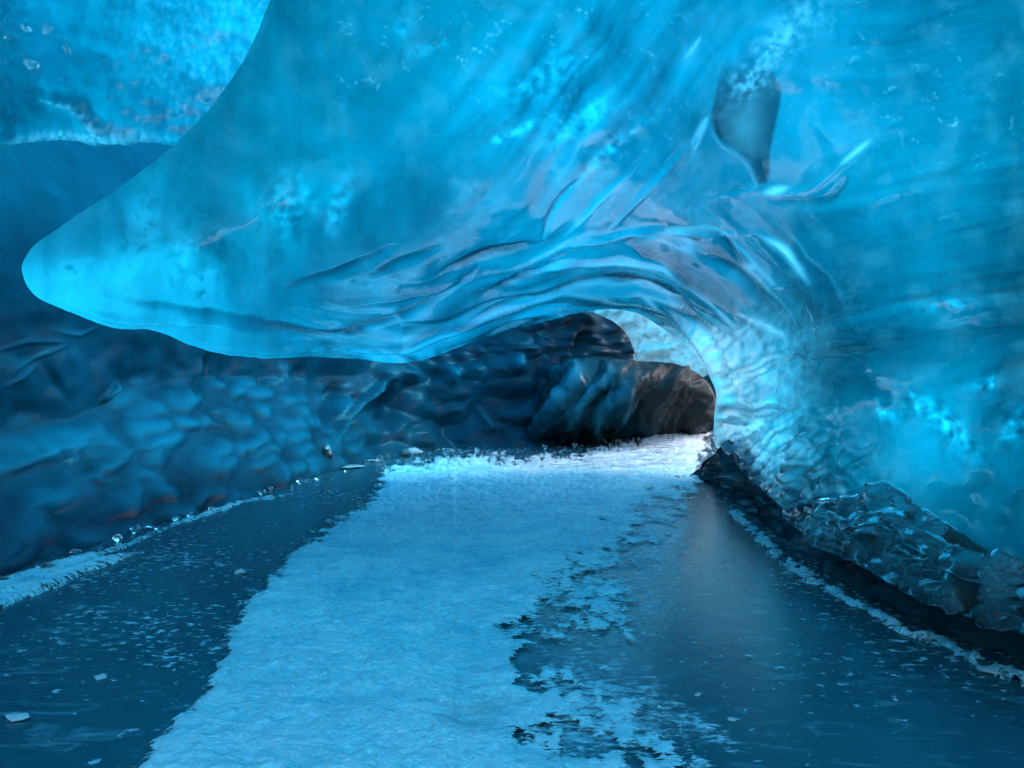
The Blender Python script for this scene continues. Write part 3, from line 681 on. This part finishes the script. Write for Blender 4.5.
def snow_attr(u, v, x, y, d):
    return {'thin': _thin, 'daylit': np.clip(sstep(482, 455, v + 8 * fbm(x, y, 130., 3)) * sstep(420, 560, u) + .55 * sstep(580, 760, v + 30 * fbm(x * 2, y * 2, 131., 3)) * (.7 + .4 * fbm(x * 5, y * 4, 132., 3)), 0, 1), 'dirt': np.clip(gauss(u, v, 610, 458, 105, 15, -.02) * 1.5 + .5 * gauss(u, v, 470, 715, 40, 25), 0, 1)}  # whiter at the far and near ends: daylight painted into the snow
snow = floor_patch('snow_path', SN, 2.3, snow_h, snow_attr, wob=3)
tag(snow, 'crusted snow lying over the ice down the middle of the cave', 'snow', kind='structure')
LP = [(-160, 625), (-60, 592), (0, 578), (60, 560), (110, 547), (150, 531), (200, 512), (240, 500), (300, 490), (305, 493), (245, 505), (205, 518), (170, 530), (130, 548), (100, 556), (150, 549), (150, 552), (100, 570), (50, 592), (0, 612), (-60, 640), (-160, 690)]
ls = floor_patch('snow_strip', LP, 2.2, lambda u, v, x, y, d: np.clip((sstep(0, 5, d) - .15 + .4 * fbm(x * 6, y * 4, 110.0, 4)) * .05, -.03, .06), lambda u, v, x, y, d: {'dirt': 0 * u, 'thin': .25 + .3 * (1 - sstep(0, 8, d))}, wob=2)
tag(ls, 'narrow bright strip of snow along the foot of the left ice wall', 'snow strip', kind='structure')
RP = [(738, 507), (768, 535), (806, 565), (850, 594), (900, 616), (960, 644), (1040, 676), (1120, 715), (1120, 735), (1030, 692), (950, 656), (900, 636), (845, 606), (800, 582), (760, 548), (728, 512)]
rs = floor_patch('frost_strip', RP, 2.2, lambda u, v, x, y, d: np.clip((sstep(0, 6, d) - .7 + 2.2 * fbm(x * 7, y * 5, 111.0, 5)) * .03, -.02, .04), lambda u, v, x, y, d: {'dirt': 0 * u, 'thin': .25 + .3 * (1 - sstep(0, 8, d))}, wob=3)
tag(rs, 'ragged rim of frost along the gap under the right wall', 'frost', kind='structure')

# ------------------------------------------------------------------ 9. loose ice: chips, crystals, lumps
def lump(name, loc, size, m, seed, flat=1.0, facets=True):
    r = np.random.default_rng(seed)
    n = 26
    p = r.normal(size=(n, 3)); p /= np.linalg.norm(p, axis=1)[:, None]; p *= r.uniform(.75, 1.1, (n, 1))
    p *= np.array(size) / 2
    import bmesh
    bm = bmesh.new()
    for q in p: bm.verts.new(q)
    g = bmesh.ops.convex_hull(bm, input=bm.verts)
    bmesh.ops.delete(bm, geom=[e for e in g['geom_interior'] if isinstance(e, bmesh.types.BMVert)], context='VERTS')
    bmesh.ops.bevel(bm, geom=list(bm.edges), offset=min(size) * .06, segments=1, affect='EDGES')
    zmin = min(v.co.z for v in bm.verts)
    for v in bm.verts: v.co.z -= zmin
    me = bpy.data.meshes.new(name); bm.to_mesh(me); bm.free(); me.materials.append(m)
    o = bpy.data.objects.new(name, me); COL.objects.link(o); o.location = loc; o.rotation_euler.z = r.uniform(0, 6.28)
    return o
def at_floor(u, v, z=0.0):
    x, y = floor_xy(u, v); return (float(x), float(y), z)
chips = [(17, 719, .13, 'palm sized flat chip of ice on the dark pool, the lowest at far left'), (76, 587, .06, 'small ice chip on the dark pool just below the left snow strip'),
         (89, 612, .06, 'small pale ice chip, lower of the two below the left snow strip'), (241, 573, .16, 'flat ice chip on the pool beside the left edge of the snow'),
         (174, 670, .03, 'tiny ice chip on the pool near the left edge of the snow'), (101, 678, .09, 'thin flat ice chip in the middle of the left dark pool'),
         (990, 673, .15, 'flat white ice chip on the pool by the right frame edge'), (698, 695, .05, 'rough patch of broken ice chip on the pool right of the snow'),
         (732, 720, .05, 'small ice chip on the pool in the lower middle right'), (895, 700, .04, 'tiny ice chip on the pool right of centre near the bottom')]
for k_, (u, v, s, lab) in enumerate(chips):
    o = lump('ice_chip', at_floor(u, v, -.002), (s, s * .7, s * .22), M_chip, 200 + k_)
    tag(o, lab, 'ice chip')
# crystals glinting at the foot of the left wall
r = np.random.default_rng(5)
proto = lump('ice_crystal', (0, 0, 0), (.06, .045, .04), M_clear, 300)
spots = [(3, 583), (12, 580), (40, 566), (48, 570), (60, 563), (76, 553), (84, 556), (100, 549), (118, 540), (135, 532), (150, 527), (158, 529), (176, 519), (190, 515), (205, 512), (212, 509), (228, 503), (262, 493), (270, 489), (292, 486), (300, 482),
         (306, 480), (318, 478), (346, 470), (366, 461), (380, 459), (430, 452), (460, 451), (545, 447), (560, 446), (575, 445), (588, 442)]
for k_, (u, v) in enumerate(spots):
    o = proto if k_ == 0 else proto.copy()
    if k_: COL.objects.link(o)
    x, y, z = at_floor(u, v + 2, 0.0); s = r.uniform(.6, 1.5) * (1 + y / 14)
    o.location = (x, y, z); o.scale = (s, s, s * r.uniform(.6, 1.3)); o.rotation_euler = (0, 0, r.uniform(0, 6.28))
    tag(o, 'small glinting clear ice crystal at the foot of the dark left and back wall', 'ice crystal', 'glinting ice crystals along the foot of the dark wall')
for (u, v, sx, sy, sz, m, lab) in [(323, 470, .45, .35, .50, M_clear, 'knee high lump of clear ice standing at the bend of the left wall'),
                                   (309, 472, .22, .2, .25, M_clear, 'smaller clear ice lump leaning left of the tall clear lump'),
                                   (345, 468, .75, .5, .06, M_chip, 'flat white slab of ice on the pool by the clear lump'),
                                   (368, 461, .9, .4, .05, M_chip, 'long thin pale slab of ice between the wall and the snow path'),
                                   (412, 456, .5, .4, .22, M_chip, 'broken block of ice on the near corner of the snow at the back'),
                                   (800, 523, .0, 0, 0, None, '')]:
    if m is None: continue
    tag(lump('ice_lump' if sz > .1 else 'ice_slab', at_floor(u, v), (sx, sy, sz), m, int(u)), lab, 'ice lump' if sz > .1 else 'ice slab')

# ------------------------------------------------------------------ unseen roof of the cave behind the camera, added to control the light
n_ = 60
ang = np.linspace(0.05, math.pi - 0.05, n_); ys = np.linspace(-3.2, 1.4, 40)
AG, YG = np.meshgrid(ang, ys)
rr = 1 + .04 * fbm(AG * 2, YG, 120.0, 3)
V = np.c_[(4.6 * np.cos(AG) * rr - .4).ravel(), YG.ravel(), (.6 + 4.3 * np.sin(AG) * rr).ravel()]
Cn = n_; R = 40
i, j = np.meshgrid(np.arange(R - 1), np.arange(Cn - 1), indexing='ij'); a = (i * Cn + j).ravel(); q = np.c_[a, a + 1, a + Cn + 1, a + Cn]; n0 = R * Cn
rims = [rim(np.arange(Cn)), rim(np.arange(Cn) + (R - 1) * Cn)[:, ::-1], rim(np.arange(R) * Cn)[:, ::-1], rim(np.arange(R) * Cn + Cn - 1)]
V2 = V.copy(); V2[:, 0] *= 1.09; V2[:, 2] *= 1.09
roof = make_mesh('cave_roof', np.r_[V, V2], np.r_[q, q[:, ::-1] + n0, *rims], [M_vault, M_out], np.r_[np.zeros(len(q)), np.ones(len(q)), np.ones(sum(len(t) for t in rims))], {'dens': np.full(2 * n0, .03), 'milk': np.zeros(2 * n0)})
tag(roof, 'unseen blue ice roof of the cave mouth overhead, added to control the light', 'ice roof', kind='structure')

# ------------------------------------------------------------------ unseen blue shell of the glacier above, added to filter the light, open at the exit on the right and at the mouth
def glacier_body(name, tint):
    n = N(name)
    t = n('BsdfTransparent'); t.inputs['Color'].default_value = rgb(*tint)
    d = n('BsdfTranslucent'); d.inputs['Color'].default_value = rgb(*tint)
    g = n('BsdfGlossy', i_Roughness=.3)
    return n.out(n.mixs(0.04, n.mixs(.35, t.outputs[0], d.outputs[0]), g.outputs[0]))
M_body = glacier_body('glacier_light_filter', (0.10, 0.62, 0.85))
ang = np.linspace(-0.02, math.pi + 0.02, 50); ys = np.r_[-11, -10.5, -10, -9.2, np.linspace(-8, 25, 50), 26, 27, 27.8, 28.2]
sc_ = np.r_[.80, .86, .75, .92, np.ones(50), .93, .75, .45, .0]
AG, YG = np.meshgrid(ang, ys); SG = np.broadcast_to(sc_[:, None], AG.shape)
V = np.c_[(-.6 + 8.2 * np.cos(AG) * SG).ravel(), YG.ravel(), (7.6 * np.sin(AG) * SG - .1).ravel()]
R, Cn = AG.shape
i, j = np.meshgrid(np.arange(R - 1), np.arange(Cn - 1), indexing='ij'); a = (i * Cn + j).ravel(); q = np.c_[a, a + 1, a + Cn + 1, a + Cn]
cc = V[q].mean(1); q = q[(cc[:, 1] > -1) | (cc[:, 2] < 2.5)]; cc = V[q].mean(1); q = q[~((cc[:, 0] > 5.0) & (cc[:, 1] > 13) & (cc[:, 1] < 19) & (cc[:, 2] < 2.4))]; cc = V[q].mean(1)
bm_ = np.where((cc[:, 0] > 2.2) & (cc[:, 1] > 10.5) & (cc[:, 1] < 24) & (cc[:, 2] < 5.6), 1, np.where((cc[:, 0] < -1.2) & (cc[:, 1] < 10), 2, 0))  # pale and clear shell patches, placed to light the exit and the overhang
body = make_mesh('glacier', V, q, [M_body, glacier_body('pale_light_patch', (.42, .42, .45)), glacier_body('clear_light_patch', (.16, .92, 1.0))], bm_)
tag(body, 'unseen blue shell of the glacier over the cave, added to filter the light', 'glacier', kind='structure')

# ------------------------------------------------------------------ light, sky, camera
SUN_AZ, SUN_EL = math.radians(68), math.radians(38)      # azimuth from +Y towards +X
w = bpy.data.worlds.new('World'); scene.world = w; w.use_nodes = True
nt = w.node_tree; bg = nt.nodes['Background']
sky = nt.nodes.new('ShaderNodeTexSky'); sky.sky_type = 'NISHITA'; sky.sun_disc = False
sky.sun_elevation = SUN_EL; sky.sun_rotation = SUN_AZ
nt.links.new(sky.outputs[0], bg.inputs[0]); bg.inputs[1].default_value = 0.15
sl = bpy.data.lights.new('sun', 'SUN'); sl.energy = 1.5; sl.angle = math.radians(20); sl.color = (1, .93, .86)
so = bpy.data.objects.new('sun', sl); COL.objects.link(so)
dirv = Vector((math.sin(SUN_AZ) * math.cos(SUN_EL), math.cos(SUN_AZ) * math.cos(SUN_EL), math.sin(SUN_EL)))
so.rotation_euler = dirv.to_track_quat('Z', 'Y').to_euler()
cam = bpy.data.cameras.new('camera'); co = bpy.data.objects.new('camera', cam); COL.objects.link(co)
co.location = (0, 0, CZ); co.rotation_euler = (math.pi / 2, 0, 0)
cam.sensor_width = 36; cam.lens = F / 1024 * 36; cam.clip_end = 5000; cam.clip_start = .05
scene.camera = co
vs_ = scene.view_settings; vs_.view_transform = 'Standard'; vs_.look = 'None'; vs_.gamma = 1; vs_.exposure = 2.7
scene.cycles.use_denoising = True
scene.cycles.adaptive_threshold = .025; scene.cycles.max_bounces = 9; scene.cycles.transparent_max_bounces = 16; scene.cycles.transmission_bounces = 10
scene.cycles.sample_clamp_indirect = 6
scene.cycles.caustics_reflective = False; scene.cycles.caustics_refractive = False
